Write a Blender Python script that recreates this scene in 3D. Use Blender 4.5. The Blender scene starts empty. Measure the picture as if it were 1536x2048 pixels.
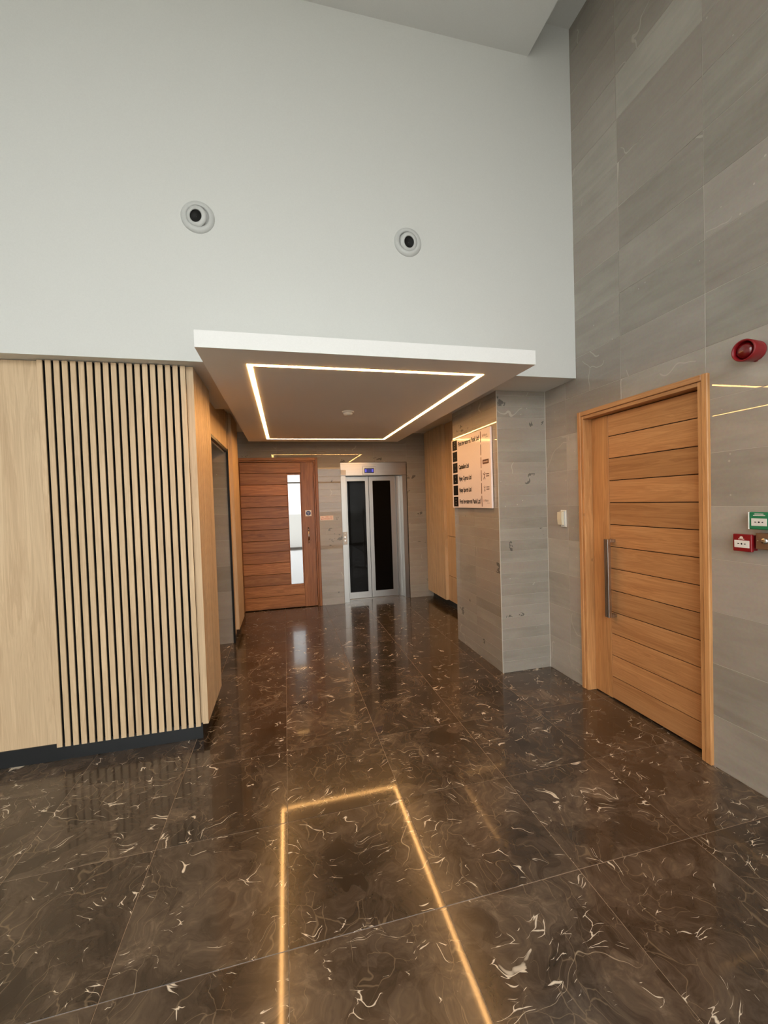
import bpy, bmesh, math, random
from mathutils import Vector, Matrix

random.seed(11)
SC = bpy.context.scene
COL = SC.collection

# ------------------------------------------------------------------ camera
H = 1.587                                   # eye height in metres (floor tiles are 0.60 m)
yaw, pitch, roll = (math.radians(a) for a in (13.5484, -1.4787, -1.8753))
fwd = Vector((math.sin(yaw) * math.cos(pitch), math.cos(yaw) * math.cos(pitch), math.sin(pitch)))
rt0 = Vector((math.cos(yaw), -math.sin(yaw), 0))
up0 = rt0.cross(fwd)
rt = rt0 * math.cos(roll) + up0 * math.sin(roll)
up = -rt0 * math.sin(roll) + up0 * math.cos(roll)
cam_data = bpy.data.cameras.new('camera')
cam = bpy.data.objects.new('camera', cam_data)
COL.objects.link(cam)
cam_data.sensor_fit = 'VERTICAL'
cam_data.sensor_height = 36.0
cam_data.lens = 821.04 / 2048 * 36.0
cam_data.clip_start = 0.02
m = Matrix.Identity(4)
for i in range(3):
    m[i][0], m[i][1], m[i][2] = rt[i], up[i], -fwd[i]
m[0][3], m[1][3], m[2][3] = 0.0, 0.0, H
cam.matrix_world = m
SC.camera = cam

# ------------------------------------------------------------------ world: bright overcast daylight
world = bpy.data.worlds.new('overcast_sky')
SC.world = world
world.use_nodes = True
bg = world.node_tree.nodes['Background']
bg.inputs['Color'].default_value = (1.0, 0.993, 0.975, 1)
bg.inputs['Strength'].default_value = 1.0
SC.view_settings.view_transform = 'Standard'
SC.view_settings.look = 'None'
SC.view_settings.gamma = 1.0
SC.view_settings.use_curve_mapping = False
SC.view_settings.exposure = 2.22
SC.cycles.max_bounces = 5
SC.cycles.diffuse_bounces = 3
SC.cycles.glossy_bounces = 3
SC.cycles.transparent_max_bounces = 5
SC.cycles.adaptive_threshold = 0.08
SC.cycles.caustics_reflective = False
SC.cycles.caustics_refractive = False
SC.cycles.sample_clamp_indirect = 6.0

LED_STRENGTH = 11.0

# ------------------------------------------------------------------ helpers: materials
def lin(c):
    return tuple(((v / 255 + 0.055) / 1.055) ** 2.4 if v > 10 else v / 255 / 12.92 for v in c) + (1,)

def new_mat(name):
    mt = bpy.data.materials.new(name)
    mt.use_nodes = True
    nt = mt.node_tree
    return mt, nt, nt.nodes, nt.links, nt.nodes['Principled BSDF']

def plain(name, col, rough=0.5, metal=0.0, bump=0.0, bscale=80, spec=0.5, coat=0.0, emit=None, estr=0):
    mt, nt, N, L, P = new_mat(name)
    P.inputs['Roughness'].default_value = rough
    P.inputs['Metallic'].default_value = metal
    P.inputs['Specular IOR Level'].default_value = spec
    P.inputs['Coat Weight'].default_value = coat
    P.inputs['Coat Roughness'].default_value = 0.05
    nz = N.new('ShaderNodeTexNoise'); nz.inputs['Scale'].default_value = bscale
    nz.inputs['Detail'].default_value = 4
    geo = N.new('ShaderNodeNewGeometry'); L.new(geo.outputs['Position'], nz.inputs['Vector'])
    mix = N.new('ShaderNodeMix'); mix.data_type = 'RGBA'
    mix.inputs[6].default_value = tuple(v * 0.96 for v in col[:3]) + (1,)
    mix.inputs[7].default_value = tuple(min(1, v * 1.04) for v in col[:3]) + (1,)
    L.new(nz.outputs['Fac'], mix.inputs[0]); L.new(mix.outputs[2], P.inputs['Base Color'])
    if bump:
        b = N.new('ShaderNodeBump'); b.inputs['Strength'].default_value = bump; b.inputs['Distance'].default_value = 0.002
        L.new(nz.outputs['Fac'], b.inputs['Height']); L.new(b.outputs['Normal'], P.inputs['Normal'])
    if emit:
        P.inputs['Emission Color'].default_value = emit
        P.inputs['Emission Strength'].default_value = estr
    return mt

def math_node(N, L, op, a, b=None, clamp=False):
    n = N.new('ShaderNodeMath'); n.operation = op; n.use_clamp = clamp
    for i, v in enumerate((a, b)):
        if v is None: continue
        if isinstance(v, (int, float)): n.inputs[i].default_value = v
        else: L.new(v, n.inputs[i])
    return n.outputs[0]

def vmath(N, L, op, a, b):
    n = N.new('ShaderNodeVectorMath'); n.operation = op
    for i, v in enumerate((a, b)):
        if isinstance(v, tuple): n.inputs[i].default_value = v
        else: L.new(v, n.inputs[i])
    return n.outputs[0]

def ramp(N, L, fac, stops):
    r = N.new('ShaderNodeValToRGB'); e = r.color_ramp.elements
    while len(e) < len(stops): e.new(0.5)
    for el, (p, c) in zip(e, stops):
        el.position = p; el.color = c if len(c) == 4 else tuple(c) + (1,)
    L.new(fac, r.inputs[0]); return r.outputs[0]

def mixc(N, L, fac, a, b, mode='MIX'):
    n = N.new('ShaderNodeMix'); n.data_type = 'RGBA'; n.blend_type = mode
    for i, v in ((0, fac), (6, a), (7, b)):
        if isinstance(v, (int, float)): n.inputs[i].default_value = v
        elif isinstance(v, tuple): n.inputs[i].default_value = v if len(v) == 4 else v + (1,)
        else: L.new(v, n.inputs[i])
    return n.outputs[2]

def noise(N, L, vec, scale, detail=4, rough=0.55, dist=0.0):
    n = N.new('ShaderNodeTexNoise')
    n.inputs['Scale'].default_value = scale; n.inputs['Detail'].default_value = detail
    n.inputs['Roughness'].default_value = rough; n.inputs['Distortion'].default_value = dist
    L.new(vec, n.inputs['Vector']); return n

def piece_coords(N, L, spread=23.0):
    """world position shifted by the piece's own random colour, so every piece has its own figure"""
    geo = N.new('ShaderNodeNewGeometry'); oi = N.new('ShaderNodeObjectInfo')
    off = vmath(N, L, 'MULTIPLY', oi.outputs['Color'], (spread, spread * 0.77, spread * 1.31))
    sep = N.new('ShaderNodeSeparateColor'); L.new(oi.outputs['Color'], sep.inputs[0])
    return vmath(N, L, 'ADD', geo.outputs['Position'], off), sep.outputs

def wood(name, axis, dark, mid, light, rough=0.42, contrast=1.0, tone=(0.86, 1.12), fine=1.0, knots=False):
    mt, nt, N, L, P = new_mat(name)
    vec, rnd = piece_coords(N, L)
    s = [9.0, 9.0, 9.0]; s[axis] = 0.55
    sv = vmath(N, L, 'MULTIPLY', vec, tuple(s))
    n1 = noise(N, L, sv, 1.6, 5, 0.6, 1.1)
    f = [160.0, 160.0, 160.0]; f[axis] = 3.2
    n2 = noise(N, L, vmath(N, L, 'MULTIPLY', vec, tuple(f)), 1.0, 3, 0.6)
    g = [3.0, 3.0, 3.0]; g[axis] = 0.9
    n3 = noise(N, L, vmath(N, L, 'MULTIPLY', vec, tuple(g)), 1.0, 2, 0.5)
    w = N.new('ShaderNodeMath'); w.operation = 'SINE'
    ring = math_node(N, L, 'MULTIPLY', n1.outputs['Fac'], 46.0)
    L.new(ring, w.inputs[0])
    r01 = math_node(N, L, 'MULTIPLY_ADD', w.outputs[0], 0.5); 
    r01.node.inputs[2].default_value = 0.5
    fac = math_node(N, L, 'ADD', math_node(N, L, 'MULTIPLY', r01, 0.30 * contrast), math_node(N, L, 'MULTIPLY', n1.outputs['Fac'], 0.75))
    fac = math_node(N, L, 'ADD', fac, math_node(N, L, 'MULTIPLY', math_node(N, L, 'SUBTRACT', n2.outputs['Fac'], 0.5), 0.55 * fine))
    c = ramp(N, L, fac, [(0.22, dark), (0.52, mid), (0.85, light)])
    val = math_node(N, L, 'MULTIPLY_ADD', rnd[0], tone[1] - tone[0]); val.node.inputs[2].default_value = tone[0]
    val = math_node(N, L, 'MULTIPLY', val, math_node(N, L, 'ADD', 0.85, math_node(N, L, 'MULTIPLY', n3.outputs['Fac'], 0.3)))
    cv = N.new('ShaderNodeCombineColor')
    for i in range(3): L.new(val, cv.inputs[i])
    c = mixc(N, L, 1.0, c, cv.outputs[0], 'MULTIPLY')
    if knots:
        vo = N.new('ShaderNodeTexVoronoi'); vo.inputs['Scale'].default_value = 3.1
        L.new(vmath(N, L, 'MULTIPLY', vec, (2.0, 2.0, 1.0)), vo.inputs['Vector'])
        k = math_node(N, L, 'LESS_THAN', vo.outputs['Distance'], 0.045)
        c = mixc(N, L, math_node(N, L, 'MULTIPLY', k, 0.45), c, tuple(v * 0.35 for v in dark[:3]) + (1,))
    L.new(c, P.inputs['Base Color'])
    P.inputs['Roughness'].default_value = rough
    b = N.new('ShaderNodeBump'); b.inputs['Strength'].default_value = 0.12; b.inputs['Distance'].default_value = 0.0015
    L.new(n2.outputs['Fac'], b.inputs['Height']); L.new(b.outputs['Normal'], P.inputs['Normal'])
    return mt

def stone(name, dark, light, warm, rough=0.09, blotch=0.0, vary=0.34):
    mt, nt, N, L, P = new_mat(name)
    vec, rnd = piece_coords(N, L)
    # bedding: long streaks along the tile, cloudy patches, pale specks, thin calcite veins
    st = noise(N, L, vmath(N, L, 'MULTIPLY', vec, (1.6, 1.6, 11.0)), 1.0, 3, 0.62, 0.7)
    cl = noise(N, L, vec, 2.3, 3, 0.6, 0.5)
    fac = math_node(N, L, 'ADD', math_node(N, L, 'MULTIPLY', st.outputs['Fac'], 0.42), math_node(N, L, 'MULTIPLY', cl.outputs['Fac'], 0.38))
    fac = math_node(N, L, 'ADD', fac, math_node(N, L, 'MULTIPLY', rnd[0], vary))
    c = ramp(N, L, fac, [(0.30, dark), (0.80, light)])
    c = mixc(N, L, math_node(N, L, 'MULTIPLY', rnd[1], 0.55), c, warm)
    fi = noise(N, L, vec, 60.0, 3, 0.6)
    c = mixc(N, L, 0.18, c, fi.outputs['Color'], 'SOFT_LIGHT')
    sp = N.new('ShaderNodeTexVoronoi'); sp.inputs['Scale'].default_value = 17.0
    L.new(vec, sp.inputs['Vector'])
    ss = N.new('ShaderNodeSeparateColor'); L.new(sp.outputs['Color'], ss.inputs[0])
    lim = math_node(N, L, 'MULTIPLY', math_node(N, L, 'GREATER_THAN', ss.outputs[0], 0.80), 0.105)
    lim = math_node(N, L, 'MULTIPLY', lim, ss.outputs[1])
    k = math_node(N, L, 'LESS_THAN', sp.outputs['Distance'], lim)
    c = mixc(N, L, math_node(N, L, 'MULTIPLY', k, 0.55), c, lin((214, 206, 194)))
    dv = vmath(N, L, 'ADD', vec, vmath(N, L, 'MULTIPLY', noise(N, L, vec, 3.0, 2).outputs['Color'], (0.5, 0.5, 0.5)))
    vo = N.new('ShaderNodeTexVoronoi'); vo.feature = 'DISTANCE_TO_EDGE'; vo.inputs['Scale'].default_value = 1.1
    L.new(dv, vo.inputs['Vector'])
    ln = math_node(N, L, 'LESS_THAN', vo.outputs['Distance'], 0.0042)
    gate = math_node(N, L, 'GREATER_THAN', noise(N, L, vec, 1.7, 2).outputs['Fac'], 0.60)
    ln = math_node(N, L, 'MULTIPLY', ln, gate)
    c = mixc(N, L, math_node(N, L, 'MULTIPLY', ln, 0.5), c, lin((205, 198, 186)))
    if blotch:
        bl = noise(N, L, vec, 9.0, 3, 0.75, 0.4)
        area = math_node(N, L, 'GREATER_THAN', noise(N, L, vec, 2.6, 1).outputs['Fac'], 0.675)
        bm = math_node(N, L, 'MULTIPLY', math_node(N, L, 'GREATER_THAN', bl.outputs['Fac'], 0.56), area)
        c = mixc(N, L, math_node(N, L, 'MULTIPLY', bm, blotch), c, lin((58, 60, 58)))
    L.new(c, P.inputs['Base Color'])
    P.inputs['Roughness'].default_value = 0.45
    P.inputs['Specular IOR Level'].default_value = 0.3
    P.inputs['Coat Weight'].default_value = 0.8
    P.inputs['Coat Roughness'].default_value = rough
    return mt

def marble(name):
    mt, nt, N, L, P = new_mat(name)
    vec, rnd = piece_coords(N, L, 41.0)
    vr = N.new('ShaderNodeVectorRotate'); vr.rotation_type = 'Z_AXIS'
    L.new(vec, vr.inputs['Vector'])
    L.new(math_node(N, L, 'MULTIPLY', math_node(N, L, 'SUBTRACT', rnd[1], 0.5), 1.3), vr.inputs['Angle'])
    v = vr.outputs[0]
    warp = noise(N, L, v, 2.2, 3, 0.6)
    vw = vmath(N, L, 'ADD', v, vmath(N, L, 'MULTIPLY', warp.outputs['Color'], (0.45, 0.45, 0.0)))
    # brown body: clouds with broken, angular fragments
    cl = noise(N, L, vw, 4.2, 5, 0.68, 0.7)
    fr = N.new('ShaderNodeTexVoronoi'); fr.inputs['Scale'].default_value = 7.0
    L.new(vw, fr.inputs['Vector'])
    frs = N.new('ShaderNodeSeparateColor'); L.new(fr.outputs['Color'], frs.inputs[0])
    fac = math_node(N, L, 'ADD', math_node(N, L, 'MULTIPLY', cl.outputs['Fac'], 0.8), math_node(N, L, 'MULTIPLY', frs.outputs[0], 0.16))
    fine = noise(N, L, vw, 26.0, 3, 0.7, 0.6)
    fac = math_node(N, L, 'ADD', fac, math_node(N, L, 'MULTIPLY', math_node(N, L, 'SUBTRACT', fine.outputs['Fac'], 0.5), 0.42))
    fac = math_node(N, L, 'ADD', fac, math_node(N, L, 'MULTIPLY', rnd[0], 0.10))
    c = ramp(N, L, fac, [(0.30, lin((36, 28, 23))), (0.50, lin((66, 55, 45))), (0.68, lin((92, 79, 66))), (0.90, lin((136, 121, 102)))])
    # fine crackle of hairlines
    def lines(scale, width, stretch, gate_scale, gate, seedoff, amt, colr, c):
        q = vmath(N, L, 'ADD', vmath(N, L, 'MULTIPLY', vw, stretch), (seedoff, seedoff * 0.7, 0.0))
        w2 = noise(N, L, q, scale * 1.6, 2, 0.6)
        q = vmath(N, L, 'ADD', q, vmath(N, L, 'MULTIPLY', w2.outputs['Color'], (0.35 / scale, 0.35 / scale, 0.0)))
        vo = N.new('ShaderNodeTexVoronoi'); vo.feature = 'DISTANCE_TO_EDGE'; vo.inputs['Scale'].default_value = scale
        L.new(q, vo.inputs['Vector'])
        g = noise(N, L, vmath(N, L, 'ADD', vw, (seedoff * 1.3, 3.1, 0.0)), gate_scale, 2, 0.6).outputs['Fac']
        gw = math_node(N, L, 'MULTIPLY', math_node(N, L, 'SUBTRACT', g, gate), width / 0.16)
        k = math_node(N, L, 'SUBTRACT', 1.0, math_node(N, L, 'DIVIDE', vo.outputs['Distance'], math_node(N, L, 'MAXIMUM', gw, 0.00001)), True)
        k = math_node(N, L, 'POWER', k, 0.6)
        return mixc(N, L, math_node(N, L, 'MULTIPLY', k, amt), c, colr)
    pale = lin((196, 178, 152)); white = lin((238, 226, 206))
    c = lines(13.0, 0.022, (1.0, 0.5, 1.0), 3.6, 0.46, 1.7, 0.34, lin((160, 140, 114)), c)
    c = lines(2.4, 0.0045, (1.0, 0.8, 1.0), 1.7, 0.52, 15.9, 0.60, pale, c)
    c = lines(19.0, 0.056, (0.42, 1.35, 1.0), 12.0, 0.570, 27.1, 0.95, white, c)
    L.new(c, P.inputs['Base Color'])
    P.inputs['Roughness'].default_value = 0.24
    P.inputs['Specular IOR Level'].default_value = 0.5
    P.inputs['Coat Weight'].default_value = 0.5
    P.inputs['Coat Roughness'].default_value = 0.055
    P.inputs['Coat IOR'].default_value = 1.5
    return mt

def steel(name, col, rough, axis=2):
    mt, nt, N, L, P = new_mat(name)
    geo = N.new('ShaderNodeNewGeometry')
    s = [220.0, 220.0, 220.0]; s[axis] = 1.2
    n = noise(N, L, vmath(N, L, 'MULTIPLY', geo.outputs['Position'], tuple(s)), 1.0, 3)
    c = ramp(N, L, n.outputs['Fac'], [(0.3, tuple(v * 0.86 for v in col)), (0.7, col)])
    L.new(c, P.inputs['Base Color']); P.inputs['Metallic'].default_value = 1.0
    r = math_node(N, L, 'MULTIPLY_ADD', n.outputs['Fac'], 0.14); r.node.inputs[2].default_value = rough
    L.new(r, P.inputs['Roughness'])
    b = N.new('ShaderNodeBump'); b.inputs['Strength'].default_value = 0.06; b.inputs['Distance'].default_value = 0.001
    L.new(n.outputs['Fac'], b.inputs['Height']); L.new(b.outputs['Normal'], P.inputs['Normal'])
    return mt

def window_glass(name):
    mt, nt, N, L, P = new_mat(name)
    out = N['Material Output']
    tr = N.new('ShaderNodeBsdfTransparent'); tr.inputs[0].default_value = (0.93, 0.95, 0.94, 1)
    gl = N.new('ShaderNodeBsdfGlossy'); gl.inputs['Roughness'].default_value = 0.01
    fr = N.new('ShaderNodeFresnel'); fr.inputs[0].default_value = 1.45
    mx = N.new('ShaderNodeMixShader')
    L.new(fr.outputs[0], mx.inputs[0]); L.new(tr.outputs[0], mx.inputs[1]); L.new(gl.outputs[0], mx.inputs[2])
    L.new(mx.outputs[0], out.inputs['Surface'])
    return mt

def mirror_glass(name, amount):
    mt, nt, N, L, P = new_mat(name)
    out = N['Material Output']
    gl = N.new('ShaderNodeBsdfGlossy'); gl.inputs['Roughness'].default_value = 0.015
    gl.inputs[0].default_value = (0.95, 0.97, 1.0, 1)
    P.inputs['Base Color'].default_value = lin((120, 128, 132)); P.inputs['Roughness'].default_value = 0.2
    mx = N.new('ShaderNodeMixShader'); mx.inputs[0].default_value = amount
    L.new(P.outputs[0], mx.inputs[1]); L.new(gl.outputs[0], mx.inputs[2]); L.new(mx.outputs[0], out.inputs['Surface'])
    return mt

M = {}
M['canopy'] = plain('white_paint_lit', (0.90, 0.90, 0.885), 0.6, bump=0.03, bscale=140)  # paler than the wall: the canopy's brighter daylit front is put into the colour
M['white'] = plain('white_paint', (0.735, 0.745, 0.72), 0.65, bump=0.05, bscale=140)
M['ceiling'] = plain('ceiling_paint', (0.76, 0.765, 0.745), 0.7, bump=0.04, bscale=140)
M['grout'] = plain('stone_grout', lin((196, 188, 176)), 0.8)
M['floor_grout'] = plain('floor_grout', lin((150, 130, 108)), 0.6)
M['stone'] = stone('grey_stone', lin((142, 134, 123)), lin((188, 181, 169)), lin((168, 155, 145)), 0.012)
M['stone_strip'] = stone('grey_stone_strip', lin((140, 134, 124)), lin((181, 176, 165)), lin((164, 153, 142)), 0.012, 0.7, 0.13)
M['marble'] = marble('brown_marble')
M['oak'] = wood('pale_oak_upright', 2, lin((196, 166, 130)), lin((218, 190, 153)), lin((230, 206, 172)), 0.5, 0.35, (0.95, 1.04), 0.8)
M['oak_edge'] = M['oak']
M['teak_y'] = wood('teak_along_wall', 1, lin((176, 122, 76)), lin((200, 146, 96)), lin((216, 166, 116)), 0.4, 0.5, (0.86, 1.06))
M['teak_x'] = wood('teak_across', 0, lin((130, 80, 40)), lin((172, 112, 60)), lin((200, 142, 86)), 0.4, 0.6, (0.78, 1.12))
M['teak_z'] = wood('teak_upright', 2, lin((178, 124, 76)), lin((206, 152, 98)), lin((222, 172, 118)), 0.4, 0.4, (0.92, 1.08), knots=True)
M['teak_zd'] = wood('teak_upright_deep', 2, lin((124, 76, 40)), lin((160, 102, 56)), lin((184, 126, 76)), 0.4, 0.5, (0.9, 1.08))
M['black'] = plain('black_laminate', lin((24, 26, 28)), 0.45)
M['slot'] = plain('dark_backing', lin((16, 11, 8)), 0.9)  # near-black behind slats and boards, keeps their gaps dark
M['black_metal'] = plain('black_metal', lin((22, 20, 18)), 0.35, 0.3)
M['trim'] = plain('pale_corner_trim', lin((205, 200, 190)), 0.4)
M['steel'] = steel('brushed_steel', (0.44, 0.425, 0.40), 0.26, 2)
M['steel_x'] = steel('brushed_steel_across', (0.50, 0.48, 0.45), 0.24, 0)
M['chrome'] = plain('polished_metal', (0.75, 0.72, 0.68), 0.18, 1.0)
M['handle'] = steel('satin_handle', (0.50, 0.47, 0.44), 0.2, 2)
M['lift_glass'] = plain('dark_tinted_glass', (0.004, 0.004, 0.004), 0.03, spec=0.15)
M['mirror_glass'] = mirror_glass('reflective_glass', 0.36)
M['window_glass'] = window_glass('clear_glass')
M['alu'] = plain('dark_aluminium', lin((60, 60, 62)), 0.4, 0.6)
M['plastic_white'] = plain('white_plastic', lin((236, 234, 226)), 0.35)
M['plastic_grey'] = plain('light_grey_plastic', lin((205, 207, 205)), 0.35)
M['plastic_cream'] = plain('cream_plastic', lin((226, 216, 190)), 0.4)
M['hole'] = plain('duct_dark', lin((12, 12, 11)), 0.7)
M['red'] = plain('red_plastic', lin((138, 18, 26)), 0.35)
M['red_lens'] = plain('red_lens', lin((110, 6, 14)), 0.05, coat=1.0)
M['red_side'] = M['red']
M['green'] = plain('green_plastic', lin((40, 132, 88)), 0.3)
M['bronze'] = plain('bronze_plate', lin((138, 104, 78)), 0.35, 0.35)
M['ink'] = plain('black_ink', lin((10, 9, 9)), 0.5, spec=0.12)
M['ink_brown'] = plain('brown_ink', lin((96, 66, 52)), 0.5)
M['ink_grey'] = plain('grey_ink', lin((110, 100, 96)), 0.5)
M['ink_red'] = plain('red_ink', lin((176, 62, 48)), 0.5)
M['ink_blue'] = plain('blue_ink', lin((36, 62, 128)), 0.4)
M['board'] = plain('directory_acrylic', lin((244, 232, 230)), 0.12, coat=0.4)
M['paper_white'] = plain('label_white', lin((240, 236, 230)), 0.4)
M['paper_pink'] = plain('label_pale', lin((244, 222, 208)), 0.4)
M['lcd'] = plain('display_blue', lin((12, 12, 40)), 0.2, emit=(0.06, 0.05, 0.5, 1), estr=0.05)
M['lcd_lit'] = plain('display_glow', lin((30, 30, 120)), 0.2, emit=(0.14, 0.12, 0.75, 1), estr=0.16)
M['lcd_dark'] = plain('display_bezel', lin((14, 12, 20)), 0.2)
M['led'] = plain('warm_led_diffuser', (1.0, 0.9, 0.7), 0.5, emit=(1.0, 0.51, 0.165, 1), estr=LED_STRENGTH)
M['pavement'] = plain('outdoor_paving', lin((176, 174, 168)), 0.8, bscale=3)
M['facade_wall'] = plain('outdoor_render', lin((214, 212, 206)), 0.8)

# ------------------------------------------------------------------ helpers: geometry
class MB:
    def __init__(s): s.v, s.f, s.sm = [], [], []
    def poly(s, pts, faces, smooth=False):
        o = len(s.v); s.v += [tuple(p) for p in pts]
        s.f += [tuple(i + o for i in f) for f in faces]; s.sm += [smooth] * len(faces); return s
    def box(s, x0, x1, y0, y1, z0, z1, c=0.0):
        if c <= 0:
            p = [(x, y, z) for z in (z0, z1) for y in (y0, y1) for x in (x0, x1)]
            return s.poly(p, [(0, 2, 3, 1), (4, 5, 7, 6), (0, 1, 5, 4), (2, 6, 7, 3), (0, 4, 6, 2), (1, 3, 7, 5)])
        bm = bmesh.new(); bmesh.ops.create_cube(bm, size=1)
        for v in bm.verts:
            v.co = Vector(((x0 + x1) / 2 + v.co.x * (x1 - x0), (y0 + y1) / 2 + v.co.y * (y1 - y0), (z0 + z1) / 2 + v.co.z * (z1 - z0)))
        bmesh.ops.bevel(bm, geom=bm.edges[:], offset=c, segments=1, profile=0.5, affect='EDGES')
        bm.verts.ensure_lookup_table()
        s.poly([v.co[:] for v in bm.verts], [tuple(v.index for v in f.verts) for f in bm.faces]); bm.free(); return s
    def lathe(s, prof, org, axis, n=40, caps=True, smooth=True):
        """prof: (radius, distance along axis); axis is a unit Vector"""
        a = Vector(axis).normalized(); u = a.orthogonal().normalized(); w = a.cross(u); org = Vector(org)
        pts = []
        for r, d in prof:
            for i in range(n):
                t = 2 * math.pi * i / n
                pts.append(org + a * d + (u * math.cos(t) + w * math.sin(t)) * r)
        fs = [(j * n + i, j * n + (i + 1) % n, (j + 1) * n + (i + 1) % n, (j + 1) * n + i) for j in range(len(prof) - 1) for i in range(n)]
        s.poly(pts, fs, smooth)
        if caps:
            o = len(s.v) - len(pts)
            s.f.append(tuple(o + i for i in reversed(range(n)))); s.sm.append(False)
            e = o + (len(prof) - 1) * n
            s.f.append(tuple(e + i for i in range(n))); s.sm.append(False)
        return s
    def tube(s, pts, r, n=10):
        for a, b in zip(pts[:-1], pts[1:]):
            a, b = Vector(a), Vector(b); s.lathe([(r, 0), (r, (b - a).length)], a, b - a, n)
        return s
    def mesh(s, name):
        me = bpy.data.meshes.new(name); me.from_pydata(s.v, [], s.f)
        me.polygons.foreach_set('use_smooth', s.sm); me.update(); return me

def rnd_col(): return (random.random(), random.random(), random.random(), 1)

def link(name, me, mat, parent=None, color=None):
    o = bpy.data.objects.new(name, me); COL.objects.link(o)
    if mat and not me.materials: me.materials.append(M[mat])
    o.parent = parent; o.color = color or rnd_col(); return o

def build(name, mb, mat, parent=None, color=None):
    return link(name, mb.mesh(name), mat, parent, color)

def bx(name, mat, x0, x1, y0, y1, z0, z1, parent=None, c=0.0, color=None):
    return build(name, MB().box(x0, x1, y0, y1, z0, z1, c), mat, parent, color)

def tag(o, label, cat=None, group=None, kind=None):
    o['label'] = label
    if cat: o['category'] = cat
    if group: o['group'] = group
    if kind: o['kind'] = kind
    return o

def empty(name, loc=(0, 0, 0)):
    e = bpy.data.objects.new(name, None); COL.objects.link(e); e.empty_display_size = 0.1; return e

def structure(name, mb, mat, label):
    return tag(build(name, mb, mat), label, kind='structure')

_tile_mesh = {}
def tile(name, mat, parent, axis, plane, a0, a1, b0, b1, thick, color, tilt=0.0012, z_axis=False):
    """a slab whose face lies at `plane` (normal to axis), spanning a0..a1 x b0..b1; alike slabs share their mesh.
    axis 'x-' faces -X (a = y, b = z), 'y-' faces -Y (a = x, b = z), 'z+' faces +Z (a = x, b = y)"""
    w, h = round(a1 - a0, 4), round(b1 - b0, 4)
    key = (axis, w, h, thick, mat)
    if key not in _tile_mesh:
        mb = MB(); e = 0.0008
        def P(a, b, d):
            if axis == 'x-': return (d, a, b)
            if axis == 'y-': return (a, d, b)
            return (a, b, -d)
        fr = [P(sa * (w / 2 - e), sb * (h / 2 - e), 0) for sa, sb in ((-1, -1), (1, -1), (1, 1), (-1, 1))]
        md = [P(sa * w / 2, sb * h / 2, e) for sa, sb in ((-1, -1), (1, -1), (1, 1), (-1, 1))]
        bk = [P(sa * w / 2, sb * h / 2, thick) for sa, sb in ((-1, -1), (1, -1), (1, 1), (-1, 1))]
        fs = [(0, 1, 2, 3)] + [(i, i + 4, (i + 1) % 4 + 4, (i + 1) % 4) for i in range(4)] + [(i + 4, i + 8, (i + 1) % 4 + 8, (i + 1) % 4 + 4) for i in range(4)]
        mb.poly(fr + md + bk, fs)
        me = mb.mesh(name); bm = bmesh.new(); bm.from_mesh(me); bmesh.ops.recalc_face_normals(bm, faces=bm.faces)
        bm.faces.ensure_lookup_table()
        nrm = bm.faces[0].normal; want = {'x-': Vector((-1, 0, 0)), 'y-': Vector((0, -1, 0)), 'z+': Vector((0, 0, 1))}[axis]
        if nrm.dot(want) < 0: bmesh.ops.reverse_faces(bm, faces=bm.faces)
        bm.to_mesh(me); bm.free(); _tile_mesh[key] = me
    o = link(name, _tile_mesh[key], mat, parent, color)
    ca, cb = (a0 + a1) / 2, (b0 + b1) / 2
    o.location = {'x-': (plane, ca, cb), 'y-': (ca, plane, cb), 'z+': (ca, cb, plane)}[axis]
    t1, t2 = random.gauss(0, tilt), random.gauss(0, tilt)
    o.rotation_euler = {'x-': (0, t1, t2), 'y-': (t1, 0, t2), 'z+': (t1, t2, 0)}[axis]
    return o

def cut(rect, hole):
    a0, a1, b0, b1 = rect; c0, c1, d0, d1 = hole
    if c0 >= a1 or c1 <= a0 or d0 >= b1 or d1 <= b0: return [rect]
    out = []
    if d1 < b1: out.append((a0, a1, d1, b1))
    if d0 > b0: out.append((a0, a1, b0, d0))
    lo, hi = max(b0, d0), min(b1, d1)
    if c0 > a0: out.append((a0, c0, lo, hi))
    if c1 < a1: out.append((c1, a1, lo, hi))
    return out

def tiled(parent, mat, axis, plane, a_joints, b_joints, holes=(), gap=0.0012, thick=0.008, name='stone_tile', tilt=0.0012, tone=None):
    for i in range(len(a_joints) - 1):
        for j in range(len(b_joints) - 1):
            r = (a_joints[i] + gap, a_joints[i + 1] - gap, b_joints[j] + gap, b_joints[j + 1] - gap)
            rects = [r]
            for h in holes: rects = [q for p in rects for q in cut(p, h)]
            col = rnd_col()
            if tone: col = tone(i, j, col)
            for q in rects:
                if q[1] - q[0] > 0.004 and q[3] - q[2] > 0.004:
                    tile(name, mat, parent, axis, plane, *q, thick, col, tilt if len(rects) == 1 else 0.0)

def frange(a, b, s):
    out = []
    while a < b - 1e-6: out.append(round(a, 4)); a += s
    return out + [b]

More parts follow.
